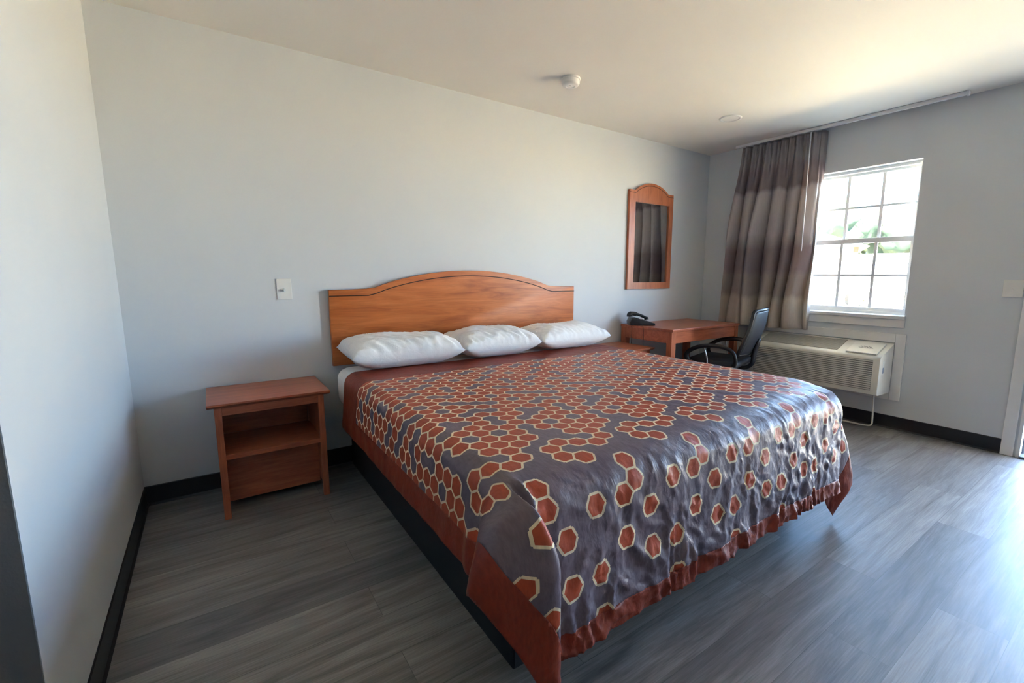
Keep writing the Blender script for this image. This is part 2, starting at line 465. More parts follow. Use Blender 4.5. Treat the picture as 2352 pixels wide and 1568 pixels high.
# ---- bedspread: flat hexagon cloth, then draped over the mattress
HEXR = 0.03695; CS = 1.5 * HEXR; RS = math.sqrt(3) * HEXR
ZT = 0.664; RR = 0.07
XLc, XRc, YFc = 0.930 + RR, 2.800, -1.8835          # where the top starts to roll over
UL, UR, UF = 0.351, 0.450, 0.690                       # cloth lying past those lines
FX0, FX1, FY0, FY1 = XLc - UL, XRc + UR, YFc - UF, -0.375
BW = 0.098; BWF = 0.064; BWH = 0.285                    # border widths: sides, foot, head
SX0, SX1, SY0, SY1 = FX0 + BW, FX1 - BW, FY0 + BWF, FY1 - BWH
PX, PY = 1.192, -1.945                                  # a cell centre the printed repeat hangs on

def cells():
    g = set(); r = set()
    for c, q in [(1,-.5),(2,0),(3,.5),(4,0),(0,0),(0,1),(1,1.5),(4,-1),(3,-1.5),(4,-2),(5,-1.5),(3,-2.5),(2,-3),(5,-2.5),(0,-2),(4,-3),(2,-4),(1,-4.5),
                 (0,-3),(4,-4),(3,-4.5),(1,-5.5),(0,-4),(5,-4.5),(4,-5),(2,-6),(5,-5.5),(5,-6.5),(4,-7),(3,-7.5),(0,-7),(1,-6.5),(4,-8),(2,-7),(5,-8.5),
                 (3,2.5),(3,3.5),(2,4),(0,4),(4,5),(2,6),(4,7),(0,7),(0,9),(4,10)]:
        r.add((c, q))
    for c, q in [(5,-7.5),(1,-7.5),(0,-8),(4,-9),(2,-9),(5,-10.5),(1,-9.5),(0,-10),(3,-10.5),(2,-12),(5,-12.5),(0,-12),(3,-13.5),(1,-14.5),(1,-13.5),
                 (4,-14),(5,-15.5),(0,-16),(3,-16.5),(2,-18),(5,-18.5),(0,-19),(4,-20),(1,-17.5),(3,-19.5),(2,-21),(5,-21.5)]:
        g.add((c, q))
    return r, g
CRED, CGREY = cells()
def is_red(c, q):
    cm = c % 6
    if q < -8.9 or (q < -6.9 and (cm, q) not in CRED):
        return (cm, q) not in CGREY
    return (cm, q) in CRED

def cloth_mesh():
    K = 3
    rings = [0.30, 0.60, 0.885, 1.0]
    nr = 6 * K
    unit = []
    for i in range(6):
        a0, a1 = PI / 3 * i, PI / 3 * (i + 1)
        p0 = np.array([math.cos(a0), math.sin(a0)]); p1 = np.array([math.cos(a1), math.sin(a1)])
        for k in range(K): unit.append(p0 + (p1 - p0) * k / K)
    unit = np.array(unit) * HEXR
    verts = []; faces = []; mats = []; index = {}
    def vid(p):
        key = (round(p[0] * 20000), round(p[1] * 20000))
        for dx in (0, -1, 1):
            for dy in (0, -1, 1):
                j = index.get((key[0] + dx, key[1] + dy))
                if j is not None: return j
        index[key] = len(verts); verts.append((p[0], p[1], 0.0)); return index[key]
    # neighbour across side i (side i spans angles i*60..i*60+60): direction 30+60i degrees
    NBR = [(1, -.5), (0, -1), (-1, -.5), (-1, .5), (0, 1), (1, .5)]
    c0 = math.floor((FX0 - PX) / CS) - 1; c1 = math.ceil((FX1 - PX) / CS) + 1
    q0 = math.floor((PY - FY1) / RS) - 1; q1 = math.ceil((PY - FY0) / RS) + 1
    for c in range(c0, c1 + 1):
        off = 0.5 if c % 2 else 0.0
        for qi in range(q0, q1 + 1):
            q = qi + off
            cx, cy = PX + c * CS, PY - q * RS
            if cx < FX0 - HEXR or cx > FX1 + HEXR or cy < FY0 - HEXR or cy > FY1 + HEXR: continue
            red = is_red(c, q)
            nred = [is_red(c + d[0], q + d[1]) for d in NBR]
            ce = np.array([cx, cy])
            R = [[vid(ce + unit[k] * rr) for k in range(nr)] for rr in rings]
            o = vid(ce)
            body = 0 if red else 1
            for k in range(nr):
                k2 = (k + 1) % nr
                faces.append((o, R[0][k], R[0][k2])); mats.append(body)
                for a in range(2):
                    faces.append((R[a][k], R[a + 1][k], R[a + 1][k2], R[a][k2])); mats.append(body)
                line = red or nred[k // K]
                faces.append((R[2][k], R[3][k], R[3][k2], R[2][k2])); mats.append(2 if line else body)
    me = bpy.data.meshes.new('flat_cloth')
    me.from_pydata(verts, [], faces)
    me.polygons.foreach_set('material_index', mats)
    bm = bmesh.new(); bm.from_mesh(me); bpy.data.meshes.remove(me)
    def cut(co, no, clear):
        bmesh.ops.bisect_plane(bm, geom=bm.verts[:] + bm.edges[:] + bm.faces[:], dist=1e-5, plane_co=co, plane_no=no, clear_outer=clear)
    cut((FX0, 0, 0), (-1, 0, 0), True); cut((FX1, 0, 0), (1, 0, 0), True)
    cut((0, FY0, 0), (0, -1, 0), True); cut((0, FY1, 0), (0, 1, 0), True)
    cut((SX0, 0, 0), (-1, 0, 0), False); cut((SX1, 0, 0), (1, 0, 0), False)
    cut((0, SY0, 0), (0, -1, 0), False); cut((0, SY1, 0), (0, 1, 0), False)
    return bm

PHM = math.radians(84)
def prof(u, phm=PHM):
    """side roll: distance past the roll line -> (outward, downward)"""
    u = np.maximum(u, 0)
    ua = RR * phm
    a = np.minimum(u, ua) / RR
    rest = np.maximum(u - ua, 0)
    return RR * np.sin(a) + rest * math.cos(phm), RR * (1 - np.cos(a)) + rest * math.sin(phm)
_u = np.linspace(0, 1.0, 2001)
_phi = 1.4406 * np.minimum(_u / 0.3049, 1) ** 3.5367
_fo = np.concatenate([[0], np.cumsum(np.cos(_phi[:-1]) * np.diff(_u))]); _fd = np.concatenate([[0], np.cumsum(np.sin(_phi[:-1]) * np.diff(_u))])
def prof_f(u):
    """foot roll: a long soft crown, then nearly plumb"""
    u = np.maximum(u, 0)
    return np.interp(u, _u, _fo), np.interp(u, _u, _fd)

_phr = 1.4406 * np.minimum(_u / 0.165, 1) ** 2.4
_ro = np.concatenate([[0], np.cumsum(np.cos(_phr[:-1]) * np.diff(_u))]); _rd = np.concatenate([[0], np.cumsum(np.sin(_phr[:-1]) * np.diff(_u))])
def prof_r(u):
    u = np.maximum(u, 0)
    return np.interp(u, _u, _ro), np.interp(u, _u, _rd)

def corner_table(keys, prof, w0=0.12, w1=0.47, pull=0.0):
    """keys: (theta, offset off the side, offset off the foot) of the hanging folds -> tables over (theta, rho)"""
    nt, nrho = 181, 181
    th = np.linspace(0, PI / 2, nt); rho = np.linspace(0, 0.98, nrho)
    k = np.array(keys, float); tk = np.radians(k[:, 0])
    def si(y):
        out = np.zeros(nt)
        m = np.zeros(len(tk))
        m[1:-1] = (y[2:] - y[:-2]) / (tk[2:] - tk[:-2])
        for i, t in enumerate(th):
            j = min(max(np.searchsorted(tk, t) - 1, 0), len(tk) - 2)
            h = tk[j + 1] - tk[j]; q = (t - tk[j]) / h
            out[i] = y[j] * (1 + 2 * q) * (1 - q) ** 2 + y[j + 1] * q * q * (3 - 2 * q) + h * (m[j] * q * (1 - q) ** 2 - m[j + 1] * q * q * (1 - q))
        return out
    fx, fy = si(k[:, 1])[:, None], si(k[:, 2])[:, None]
    R, T = np.meshgrid(rho, th)
    bx, _ = prof((R * np.cos(T)).ravel()); by, _ = prof_f((R * np.sin(T)).ravel())
    bx = bx.reshape(R.shape); by = by.reshape(R.shape)
    pl = 1 - pull * np.sin(2 * T) * sstep(0.06, 0.40, R)
    bx = bx * pl; by = by * pl
    w = sstep(w0, w1, R) * sstep(0, math.radians(9), T) * sstep(0, math.radians(7), PI / 2 - T)
    ox = bx * (1 - w) + fx * w; oy = by * (1 - w) + fy * w
    D = np.zeros_like(R)
    dr = np.diff(R, axis=1)
    dz = np.sqrt(np.maximum(dr ** 2 - np.diff(ox, axis=1) ** 2 - np.diff(oy, axis=1) ** 2, 0))
    D[:, 1:] = np.cumsum(dz, axis=1)
    return th, rho, ox, oy, D
CT_L = corner_table([(0, .116, 0), (9, .118, .09), (19, .088, .190), (24, .105, .215), (31, .200, .235), (46, .180, .320), (59, .090, .362), (66, .020, .380), (70, .002, .345), (77, .012, .205), (83, .000, .205), (87, -.002, .255), (90, 0, .305)], prof)
CT_R = corner_table([(0, .150, 0), (16, .152, .12), (30, .150, .22), (40, .135, .290), (47, .105, .315), (57, -.005, .275), (67, -.055, .250), (76, -.060, .245), (84, -.015, .280), (90, 0, .305)], prof_r, 0.18, 0.80, 0.20)

def lookup(tab, th, rho):
    T, Rh, A, B, C = tab
    i = np.clip(th / (T[1] - T[0]), 0, len(T) - 1.001); j = np.clip(rho / (Rh[1] - Rh[0]), 0, len(Rh) - 1.001)
    i0 = i.astype(int); j0 = j.astype(int); fi = i - i0; fj = j - j0
    out = []
    for X in (A, B, C):
        out.append(X[i0, j0] * (1 - fi) * (1 - fj) + X[i0 + 1, j0] * fi * (1 - fj) + X[i0, j0 + 1] * (1 - fi) * fj + X[i0 + 1, j0 + 1] * fi * fj)
    return out

def drape(X, Y):
    ul = np.maximum(XLc - X, 0); ur = np.maximum(X - XRc, 0); uf = np.maximum(YFc - Y, 0)
    x = np.clip(X, XLc, XRc).copy(); y = np.maximum(Y, YFc).copy(); z = np.full_like(X, ZT)
    for side, us, tab in ((-1, ul, CT_L), (1, ur, CT_R)):
        m = (us > 0) & (uf <= 0)
        o, d = (prof if side < 0 else prof_r)(us[m]); x[m] += side * o; z[m] -= d
        m = (us > 0) & (uf > 0)
        rho = np.hypot(us[m], uf[m]); th = np.arctan2(uf[m], us[m])
        ox, oy, D = lookup(tab, th, rho)
        x[m] += side * ox; y[m] -= oy; z[m] -= D
    m = (uf > 0) & (ul <= 0) & (ur <= 0)
    o, d = prof_f(uf[m]); y[m] -= o; z[m] -= d
    # the foot drop draws in towards its right end
    x -= 0.115 * sstep(2.20, 2.80, X) * sstep(0.18, 0.69, uf) * np.clip(1 - ur / 0.25, 0, 1)
    return np.stack([x, y, z], 1)

def wrinkle(X, Y):
    """height of creases, as displacement along the cloth's normal"""
    uf = np.maximum(YFc - Y, 0); ul = np.maximum(XLc - X, 0); ur = np.maximum(X - XRc, 0)
    side = np.maximum(ul, ur)
    corner = (uf > 0) & (side > 0)
    a = np.clip((uf - 0.17) / (UF - 0.17), 0, 1)
    wx = X + 0.05 * n2(X, Y, 5, 1); wy = Y + 0.05 * n2(X, Y, 5, 2)
    rid = lambda s, sd, sx=1.0: 0.5 - np.abs(n2(wx * sx, wy, s, sd))
    rs = lambda s, sd, sx=1.0, sy=1.0: np.maximum(0.34 - np.abs(n2(wx * sx, wy * sy, s, sd)), 0)
    front = a ** 0.7 * (0.030 * rs(7, 3, 1.4, 0.9) + 0.022 * rs(14, 4, 1.2, 0.9) + 0.011 * rs(29, 5))
    hem = sstep(0.45, 1.0, a) * 0.010 * n2(wx * 2.6, wy * 0.35, 6, 6)
    # slight swells along the foot drop
    swell = a * 0.015 * n2(X, Y * 0.3, 3.2, 8)
    hemp = sstep(0.86, 0.90, a) * 0.005 * n2(X * 3, Y * 0.5, 12, 9)
    sd = np.clip(side / 0.35, 0, 1) * (0.006 * n2(X, Y, 5, 10) + 0.003 * n2(X, Y, 13, 11))
    top = 0.0035 * n2(X, Y, 3.0, 12) + 0.0035 * (sstep(1.2, 2.6, X)) * rid(12, 13, 1.6)
    damp = np.where(corner, 1 - 0.75 * sstep(0.0, 0.12, np.minimum(uf, side)), 1.0)
    return (front + hem + swell + hemp + sd) * damp + top

bm = cloth_mesh()
bm.verts.ensure_lookup_table()
XY = np.array([(v.co.x, v.co.y) for v in bm.verts])
X, Y = XY[:, 0], XY[:, 1]
P = drape(X, Y)
e = 0.0015
N = np.cross(drape(X + e, Y) - drape(X - e, Y), drape(X, Y + e) - drape(X, Y - e))
N /= np.maximum(np.linalg.norm(N, axis=1), 1e-9)[:, None]
P = P + N * wrinkle(X, Y)[:, None]
# where each face lies on the flat cloth decides panel or border
isb = [(f.calc_center_median().x < SX0 or f.calc_center_median().x > SX1 or f.calc_center_median().y < SY0 or f.calc_center_median().y > SY1) for f in bm.faces]
for v, p in zip(bm.verts, P): v.co = p
bm.faces.ensure_lookup_table()
for f in bm.faces: f.smooth = True
bmb = bm.copy(); bmb.faces.ensure_lookup_table()
bmesh.ops.delete(bm, geom=[bm.faces[i] for i, b in enumerate(isb) if b], context='FACES')
bmesh.ops.delete(bmb, geom=[bmb.faces[i] for i, b in enumerate(isb) if not b], context='FACES')
for f in bmb.faces: f.material_index = 0
def cloth_obj(name, b, mats, parent=None):
    me = bpy.data.meshes.new(name); b.to_mesh(me); b.free()
    o = link(name, me, mats, parent)
    s = o.modifiers.new('thickness', 'SOLIDIFY'); s.thickness = 0.003; s.offset = -1
    return o
spread = cloth_obj('bedspread', bm, [m_red, m_grey, m_cream])
tag(spread, 'plum grey bedspread printed with rust red hexagons, draped over the mattress', 'bedspread')
bo = cloth_obj('border_band', bmb, [m_border], spread)
bo['label'] = 'plain rust red satin border band'

# ------------------------------------------------------------------ pillows
def pillow(cx, cy, a, b, T, tilt, rz, seed, label):
    n = 70
    u = np.linspace(-1, 1, n)
    U, V = np.meshgrid(u, u, indexing='ij'); U = U.ravel(); V = V.ravel()
    e = np.maximum((1 - np.abs(U) ** 4.0), 0) ** 0.5 * np.maximum((1 - np.abs(V) ** 3.2), 0) ** 0.5
    pin = 1 + 0.03 * (U * V) ** 2
    x = a * U * (1 - 0.045 * (1 - V ** 2)) * pin
    y = b * V * (1 - 0.055 * (1 - U ** 2)) * pin
    rimw = 1 - e
    fold = (0.034 * (0.45 - np.abs(n2(U * 3.2 + V * 1.6, V * 1.1 - U * .5, 1.7, seed))) + 0.008 * (0.4 - np.abs(n2(U * 2.6 - V * 1.2, V * .6, 2.6, seed + 2)))) * (0.35 + rimw) * np.minimum(e * 4, 1)
    lump = 0.010 * n2(U, V, 1.6, seed + 3)
    zt = T * e * (1.0 + 0.10 * n2(U, V, 1.1, seed + 9)) + (fold + lump) * np.minimum(e * 3, 1)
    zb = -T * np.minimum(e, 0.86) / 0.86 * 0.92
    verts = [(x[i], y[i], zt[i]) for i in range(n * n)]
    idx_b = {}
    for i in range(n):
        for j in range(n):
            k = i * n + j
            if i in (0, n - 1) or j in (0, n - 1): idx_b[k] = k
            else:
                idx_b[k] = len(verts); verts.append((x[k], y[k], zb[k]))
    faces = []
    for i in range(n - 1):
        for j in range(n - 1):
            q = (i * n + j, (i + 1) * n + j, (i + 1) * n + j + 1, i * n + j + 1)
            faces.append(q); faces.append(tuple(idx_b[k] for k in q[::-1]))
    me = bpy.data.meshes.new('pillow'); me.from_pydata(verts, [], faces)
    o = link('pillow', me, m_cotton, smooth=True)
    o.location = (cx, cy, ZT + T * 0.92 + 0.013)
    o.rotation_euler = (tilt, 0, rz)
    tag(o, label, 'pillow', 'white pillows against the headboard')
    return o
pillow(1.293, -0.285, 0.325, 0.200, 0.088, math.radians(3), math.radians(-1), 1, 'white pillow nearest the low open-shelf nightstand, leftmost of three')
pillow(1.925, -0.280, 0.284, 0.198, 0.088, math.radians(3), math.radians(0.5), 5, 'white pillow in the middle of three against the headboard')
pillow(2.556, -0.280, 0.318, 0.198, 0.084, math.radians(3), math.radians(0.5), 8, 'white pillow nearest the desk, rightmost of three')

# ------------------------------------------------------------------ headboard
def arch_outline(x0, x1, zb, zs, zp, sh, n=28, drop=0.0, inset=0.0):
    """flat shoulders of width sh, then a low arch rising to zp"""
    xa, xb = x0 + sh, x1 - sh
    pts = [(x0 + inset, zs - drop)]
    c = (xa + xb) / 2; h = (xb - xa) / 2
    rise = zp - zs
    R = (h * h + rise * rise) / (2 * rise)
    cz = zp - R
    for k in range(n + 1):
        x = xa + (xb - xa) * k / n
        z = cz + math.sqrt(max(R * R - (x - c) ** 2, 0))
        t = abs(x - c) / h
        z += -0.010 * max(0, (t - 0.75) / 0.25) ** 2 * rise / 0.12 + (0.010 * rise / 0.12 if t > 0.999 else 0)
        pts.append((x, z - drop))
    pts.append((x1 - inset, zs - drop))
    return pts
HX0, HX1, HZ0, HZS, HZP = 0.948, 2.868, 0.645, 1.114, 1.238
hb = thing('headboard', 'honey brown wooden headboard with arched top, fixed to the wall behind the pillows', 'headboard', (1.908, -0.02, HZ0))
bm = NB()
out = arch_outline(HX0, HX1, HZ0, HZS, HZP, 0.232)
prism(bm, [(HX0, HZ0)] + out + [(HX1, HZ0)], 'y', -0.040, -0.004, 0.004)
obj('panel', bm, m_honey, hb, auto=30)
bm = NB()
gl = arch_outline(HX0, HX1, HZ0, HZS, HZP, 0.232, drop=0.038, inset=0.0)
tube(bm, [(x, -0.0398, z) for x, z in gl], 0.0030, 6)
obj('groove_line', bm, m_groove, hb, smooth=True)['label'] = 'dark routed line following the arched top'

# ------------------------------------------------------------------ nightstands
def nightstand(x0, label, w=0.540):
    """x0 = left end of the top; open shelf unit on four stile legs"""
    x1 = x0 + w; y0, y1 = -0.450, -0.012; zt = 0.595
    t = thing('nightstand', label, 'nightstand', ((x0 + x1) / 2, -0.23, 0), group='pair of cherry nightstands')
    bm = NB()
    pr = [(y0, zt - 0.008), (y0, zt), (y1, zt), (y1, zt - 0.024), (y0 + 0.026, zt - 0.024), (y0 + 0.008, zt - 0.014)]
    prism(bm, [(p[0], p[1]) for p in pr], 'x', x0, x1, 0.003)
    obj('top', bm, m_cherry, t)
    a, b = x0 + 0.028, x1 - 0.028
    yf, yb = y0 + 0.034, y1 - 0.008
    for lx in (a, b - 0.030):
        for ly in (yf, yb - 0.030):
            bm = NB(); box(bm, lx, lx + 0.030, ly, ly + 0.030, 0.0, zt - 0.025, 0.002)
            obj('leg', bm, m_cherry_v, t)
    for lx in (a + 0.006, b - 0.022):
        bm = NB(); box(bm, lx, lx + 0.016, yf + 0.030, yb - 0.030, 0.06, zt - 0.025); obj('side_panel', bm, m_cherry_v, t)
    bm = NB(); box(bm, a + 0.030, b - 0.030, yf + 0.003, yf + 0.023, zt - 0.068, zt - 0.025, 0.002); obj('apron', bm, m_cherry, t)
    bm = NB(); box(bm, a + 0.022, b - 0.022, yf + 0.002, yb - 0.01, 0.304, 0.329, 0.002); obj('shelf', bm, m_cherry, t)
    bm = NB(); box(bm, a + 0.022, b - 0.022, yb - 0.010, yb - 0.002, 0.329, zt - 0.025); obj('back_panel', bm, m_cherry, t)
    bm = NB(); box(bm, a + 0.022, b - 0.022, yf + 0.135, yf + 0.150, 0.035, 0.304); obj('back_panel', bm, m_cherry, t)
    return t
nightstand(0.303, 'low cherry nightstand with an open shelf, in the corner by the left wall')
nightstand(2.958, 'cherry nightstand half hidden between the bed and the desk', 0.486)

# ------------------------------------------------------------------ desk
dk = thing('desk', 'cherry writing desk with square legs in the corner under the mirror', 'desk', (3.95, -0.31, 0))
DX0, DX1, DYF, DYB, DZ = 3.462, 4.450, -0.612, -0.015, 0.760
bm = NB(); box(bm, DX0, DX1, DYF, DYB, DZ - 0.022, DZ, 0.003); obj('desktop', bm, m_cherry, dk)
LG = 0.056
for lx in (DX0 + 0.004, DX1 - 0.004 - LG):
    for ly in (DYF + 0.010, DYB - 0.004 - LG):
        bm = NB(); vs = box(bm, lx, lx + LG, ly, ly + LG, 0.0, DZ - 0.022, 0.002)
        obj('leg', bm, m_cherry_v, dk)
ax0, ax1, ay0, ay1 = DX0 + 0.004 + LG, DX1 - 0.004 - LG, DYF + 0.010 + LG, DYB - 0.004 - LG
bm = NB(); box(bm, ax0, ax1, DYF + 0.014, DYF + 0.034, 0.640, DZ - 0.022); obj('apron', bm, m_cherry, dk)
bm = NB(); box(bm, ax0, ax1, DYB - 0.028, DYB - 0.008, 0.640, DZ - 0.022); obj('apron', bm, m_cherry, dk)
bm = NB(); box(bm, DX0 + 0.008, DX0 + 0.028, ay0, ay1, 0.640, DZ - 0.022); obj('apron', bm, m_cherry, dk)
bm = NB(); box(bm, DX1 - 0.028, DX1 - 0.008, ay0, ay1, 0.640, DZ - 0.022); obj('apron', bm, m_cherry, dk)

# ------------------------------------------------------------------ telephone (built local, turned towards the room)
ph = thing('telephone', 'black corded desk telephone on the left end of the desk', 'telephone', (3.545, -0.175, DZ + 0.0015), math.radians(-33))
bm = NB()
prism(bm, [(-0.105, 0.0), (-0.108, 0.030), (-0.090, 0.066), (-0.055, 0.070), (0.055, 0.034), (0.120, 0.018), (0.122, 0.0)], 'y', -0.075, 0.075, 0.006)
obj('telephone_base', bm, m_blackpl, ph, world=False, auto=40)
bm = NB()
tube(bm, [(-0.098, 0.03, 0.072), (-0.096, 0.03, 0.084), (-0.072, 0.03, 0.098), (-0.02, 0.03, 0.092), (0.03, 0.03, 0.074), (0.064, 0.03, 0.055), (0.068, 0.03, 0.046)],
     [0.020, 0.024, 0.019, 0.013, 0.013, 0.019, 0.022], 12, 4, 1.1)
obj('handset', bm, m_blackpl, ph, smooth=True, world=False)
bm = NB()
for i in range(3):
    for j in range(4):
        x = 0.012 + j * 0.020; y = -0.060 + i * 0.022
        z = 0.070 - (x + 0.055) * (0.036 / 0.110) + 0.001
        box(bm, x - 0.006, x + 0.006, y - 0.007, y + 0.007, z - 0.003, z + 0.004, 0.002, 1)
obj('keypad', bm, m_steelgrey, ph, world=False)
bm = NB()
Mi = (Matrix.Translation(ph.location) @ Matrix.Rotation(math.radians(-33), 4, 'Z')).inverted()
pts = [(3.50, -0.17, 0.785), (3.470, -0.27, 0.774), (3.450, -0.295, 0.764), (3.4525, -0.30, 0.70), (3.4525, -0.305, 0.55), (3.4525, -0.30, 0.36), (3.4525, -0.26, 0.20), (3.452, -0.22, 0.12)]
tube(bm, [Mi @ Vector(p) for p in pts], 0.0028, 6, 5)
pts = [(3.49, -0.14, 0.785), (3.464, -0.16, 0.774), (3.4495, -0.165, 0.760), (3.4525, -0.165, 0.66), (3.4525, -0.15, 0.48), (3.4525, -0.12, 0.3)]
tube(bm, [Mi @ Vector(p) for p in pts], 0.0022, 6, 5)
obj('cord', bm, m_blackpl, ph, smooth=True, world=False)

# ------------------------------------------------------------------ office chair (local: faces +y)
ch = thing('office_chair', 'black office chair with mesh back and curved arms, pulled up to the desk', 'office chair', (4.060, -0.680, 0), math.radians(15))
def cobj(n, b, m, p=ch, **k): return obj(n, b, m, p, world=False, **k)
bm = NB(); box(bm, -0.235, 0.235, -0.21, 0.23, 0.425, 0.485, 0.028, 4); cobj('seat', bm, m_blackmesh, auto=50)
bm = NB()
n, mrows = 12, 14
grid = []
for j in range(mrows + 1):
    t = j / mrows; z = 0.545 + 0.385 * t
    hw = 0.215 - 0.035 * abs(t - 0.35) ** 1.5 * 1.6
    row = []
    for i in range(n + 1):
        s = -1 + 2 * i / n
        y = -0.215 - 0.105 * t - 0.02 * math.sin(t * PI) + 0.045 * s * s - 0.02
        row.append((s * hw * (1 - 0.06 * max(0, t - 0.85) / 0.15 * abs(s)), y, z - 0.018 * s * s * (1 if t > 0.5 else -1) * t))
    grid.append(row)
F = [[bm.verts.new(p) for p in r] for r in grid]
Bk = [[bm.verts.new((p[0], p[1] - 0.022, p[2])) for p in r] for r in grid]
for j in range(mrows):
    for i in range(n):
        bm.faces.new((F[j][i], F[j][i + 1], F[j + 1][i + 1], F[j + 1][i])); bm.faces.new((Bk[j][i], Bk[j + 1][i], Bk[j + 1][i + 1], Bk[j][i + 1]))
for j in range(mrows):
    bm.faces.new((F[j][0], F[j + 1][0], Bk[j + 1][0], Bk[j][0])); bm.faces.new((F[j][n], Bk[j][n], Bk[j + 1][n], F[j + 1][n]))
for i in range(n):
    bm.faces.new((F[0][i], Bk[0][i], Bk[0][i + 1], F[0][i + 1])); bm.faces.new((F[mrows][i], F[mrows][i + 1], Bk[mrows][i + 1], Bk[mrows][i]))
back = cobj('backrest', bm, m_blackmesh, smooth=True)
bm = NB()
loop = [grid[0][k] for k in range(0, n + 1, 3)] + [grid[j][n] for j in range(3, mrows + 1, 3)] + [grid[mrows][k] for k in range(n, -1, -3)] + [grid[j][0] for j in range(mrows - 2, 1, -3)]
loop.append(loop[0])
tube(bm, [(p[0], p[1] - 0.011, p[2]) for p in loop], 0.016, 8, 3)
obj('back_frame', bm, m_blackpl, back, smooth=True, world=False)
bm = NB(); tube(bm, [(0, -0.03, 0.41), (0, -0.18, 0.405), (0, -0.265, 0.45), (0, -0.285, 0.56), (0, -0.315, 0.68)], [0.03, 0.03, 0.032, 0.03, 0.022], 10, 4, 0.6); cobj('back_spine', bm, m_blackpl, smooth=True)
for s in (-1, 1):
    bm = NB()
    tube(bm, [(s * 0.235, -0.17, 0.435), (s * 0.275, -0.21, 0.50), (s * 0.285, -0.18, 0.585), (s * 0.285, -0.06, 0.622), (s * 0.285, 0.10, 0.600), (s * 0.28, 0.20, 0.535), (s * 0.262, 0.19, 0.465), (s * 0.235, 0.12, 0.435)], 0.015, 10, 5, 1.4)
    a = cobj('arm', bm, m_blackpl, smooth=True)
    bm = NB(); tube(bm, [(s * 0.268, 0.02, 0.435), (s * 0.274, 0.03, 0.52), (s * 0.283, 0.05, 0.597)], 0.007, 8, 3)
    obj('arm_strut', bm, m_metal, a, smooth=True, world=False)
bm = NB(); cyl(bm, (0, 0, 0.10), 0.027, 0.20, 20); cyl(bm, (0, 0, 0.29), 0.018, 0.12, 20); box(bm, -0.09, 0.09, -0.09, 0.09, 0.395, 0.424, 0.008); cobj('gas_column', bm, m_blackpl, auto=40)
for k in range(5):
    a = 2 * PI * k / 5 + 0.3
    d = Vector((math.cos(a), math.sin(a), 0))
    bm = NB(); tube(bm, [d * 0.02 + Vector((0, 0, 0.115)), d * 0.15 + Vector((0, 0, 0.10)), d * 0.275 + Vector((0, 0, 0.075))], [0.026, 0.022, 0.015], 8, 0, 0.7)
    lg = cobj('base_leg', bm, m_blackpl, smooth=True)
    bm = NB()
    q = Vector((-d.y, d.x, 0))
    for sgn in (-1, 1):
        c = d * 0.27 + q * 0.014 * sgn + Vector((0, 0, 0.0275))
        rr = bmesh.ops.create_cone(bm, cap_ends=True, segments=18, radius1=0.0275, radius2=0.0275, depth=0.018)
        bmesh.ops.transform(bm, matrix=Matrix.Translation(c) @ q.to_track_quat('Z', 'Y').to_matrix().to_4x4(), verts=rr['verts'])
    cyl(bm, d * 0.27 + Vector((0, 0, 0.03)), 0.007, 0.05, 10)
    obj('caster', bm, m_blackpl, lg, world=False, auto=40)

# ------------------------------------------------------------------ wall mirror
MX0, MX1, MZ0, MZS, MZP = 3.520, 4.125, 1.080, 1.978, 2.055
mi = thing('wall_mirror', 'tall narrow mirror in a reddish wooden frame with arched top, above the desk', 'mirror', (3.82, -0.01, MZ0))
GX0, GX1, GZ0, GZ1 = 3.596, 4.068, 1.142, 1.873
bm = NB()
out = arch_outline(MX0, MX1, MZ0, MZS, MZP, 0.075, n=20)
yf, yb = -0.028, -0.003
top = [(GX0, GZ1), (MX0, GZ1)] + out + [(MX1, GZ1), (GX1, GZ1)]
prism(bm, top, 'y', yf, yb)
box(bm, MX0, GX0, yf, yb, MZ0, GZ1); box(bm, GX1, MX1, yf, yb, MZ0, GZ1); box(bm, GX0, GX1, yf, yb, MZ0, GZ0)
bmesh.ops.remove_doubles(bm, verts=bm.verts, dist=1e-5)
obj('frame', bm, m_mirwood, mi)
bm = NB(); gl = arch_outline(MX0, MX1, MZ0, MZS, MZP, 0.075, n=20, drop=0.024)
tube(bm, [(x, yf + 0.0003, z) for x, z in gl], 0.0022, 6); obj('groove_line', bm, m_groove, mi, smooth=True)
bm = NB(); box(bm, GX0 - 0.004, GX1 + 0.004, -0.016, -0.012, GZ0 - 0.004, GZ1 + 0.004); obj('mirror_glass', bm, m_mirror, mi)

# ------------------------------------------------------------------ switches
def switch(loc, w, h, axis, label, nrock=1):
    t = thing('light_switch', label, 'light switch', loc)
    d = 0.007
    bm = NB(); box(bm, -w / 2, w / 2, -d, -0.0005, -h / 2, h / 2, 0.003, 3)
    M = Matrix.Identity(4) if axis == 'y' else Matrix.Rotation(-PI / 2, 4, 'Z')
    bmesh.ops.transform(bm, matrix=M, verts=bm.verts); obj('switch_plate', bm, m_switch, t, world=False)
    for k in range(nrock):
        cx = (k - (nrock - 1) / 2) * 0.046
        bm = NB(); box(bm, cx - 0.0055, cx + 0.0055, -d - 0.001, -d + 0.001, -0.013, 0.013)
        box(bm, cx - 0.0048, cx + 0.0048, -d - 0.017, -d, -0.005, 0.010, 0.0015, 1, Matrix.Rotation(0.45, 4, 'X'))
        bmesh.ops.transform(bm, matrix=M, verts=bm.verts); obj('toggle', bm, m_switch, t, world=False)
        for zz in (-0.03, 0.03):
            bm = NB(); cyl(bm, (cx, -d - 0.0008, zz), 0.003, 0.0012, 12, 'y')
            bmesh.ops.transform(bm, matrix=M, verts=bm.verts); obj('screw', bm, m_switch, t, world=False)
switch((0.716, 0, 1.121), 0.077, 0.120, 'y', 'white single toggle switch on the back wall left of the headboard')
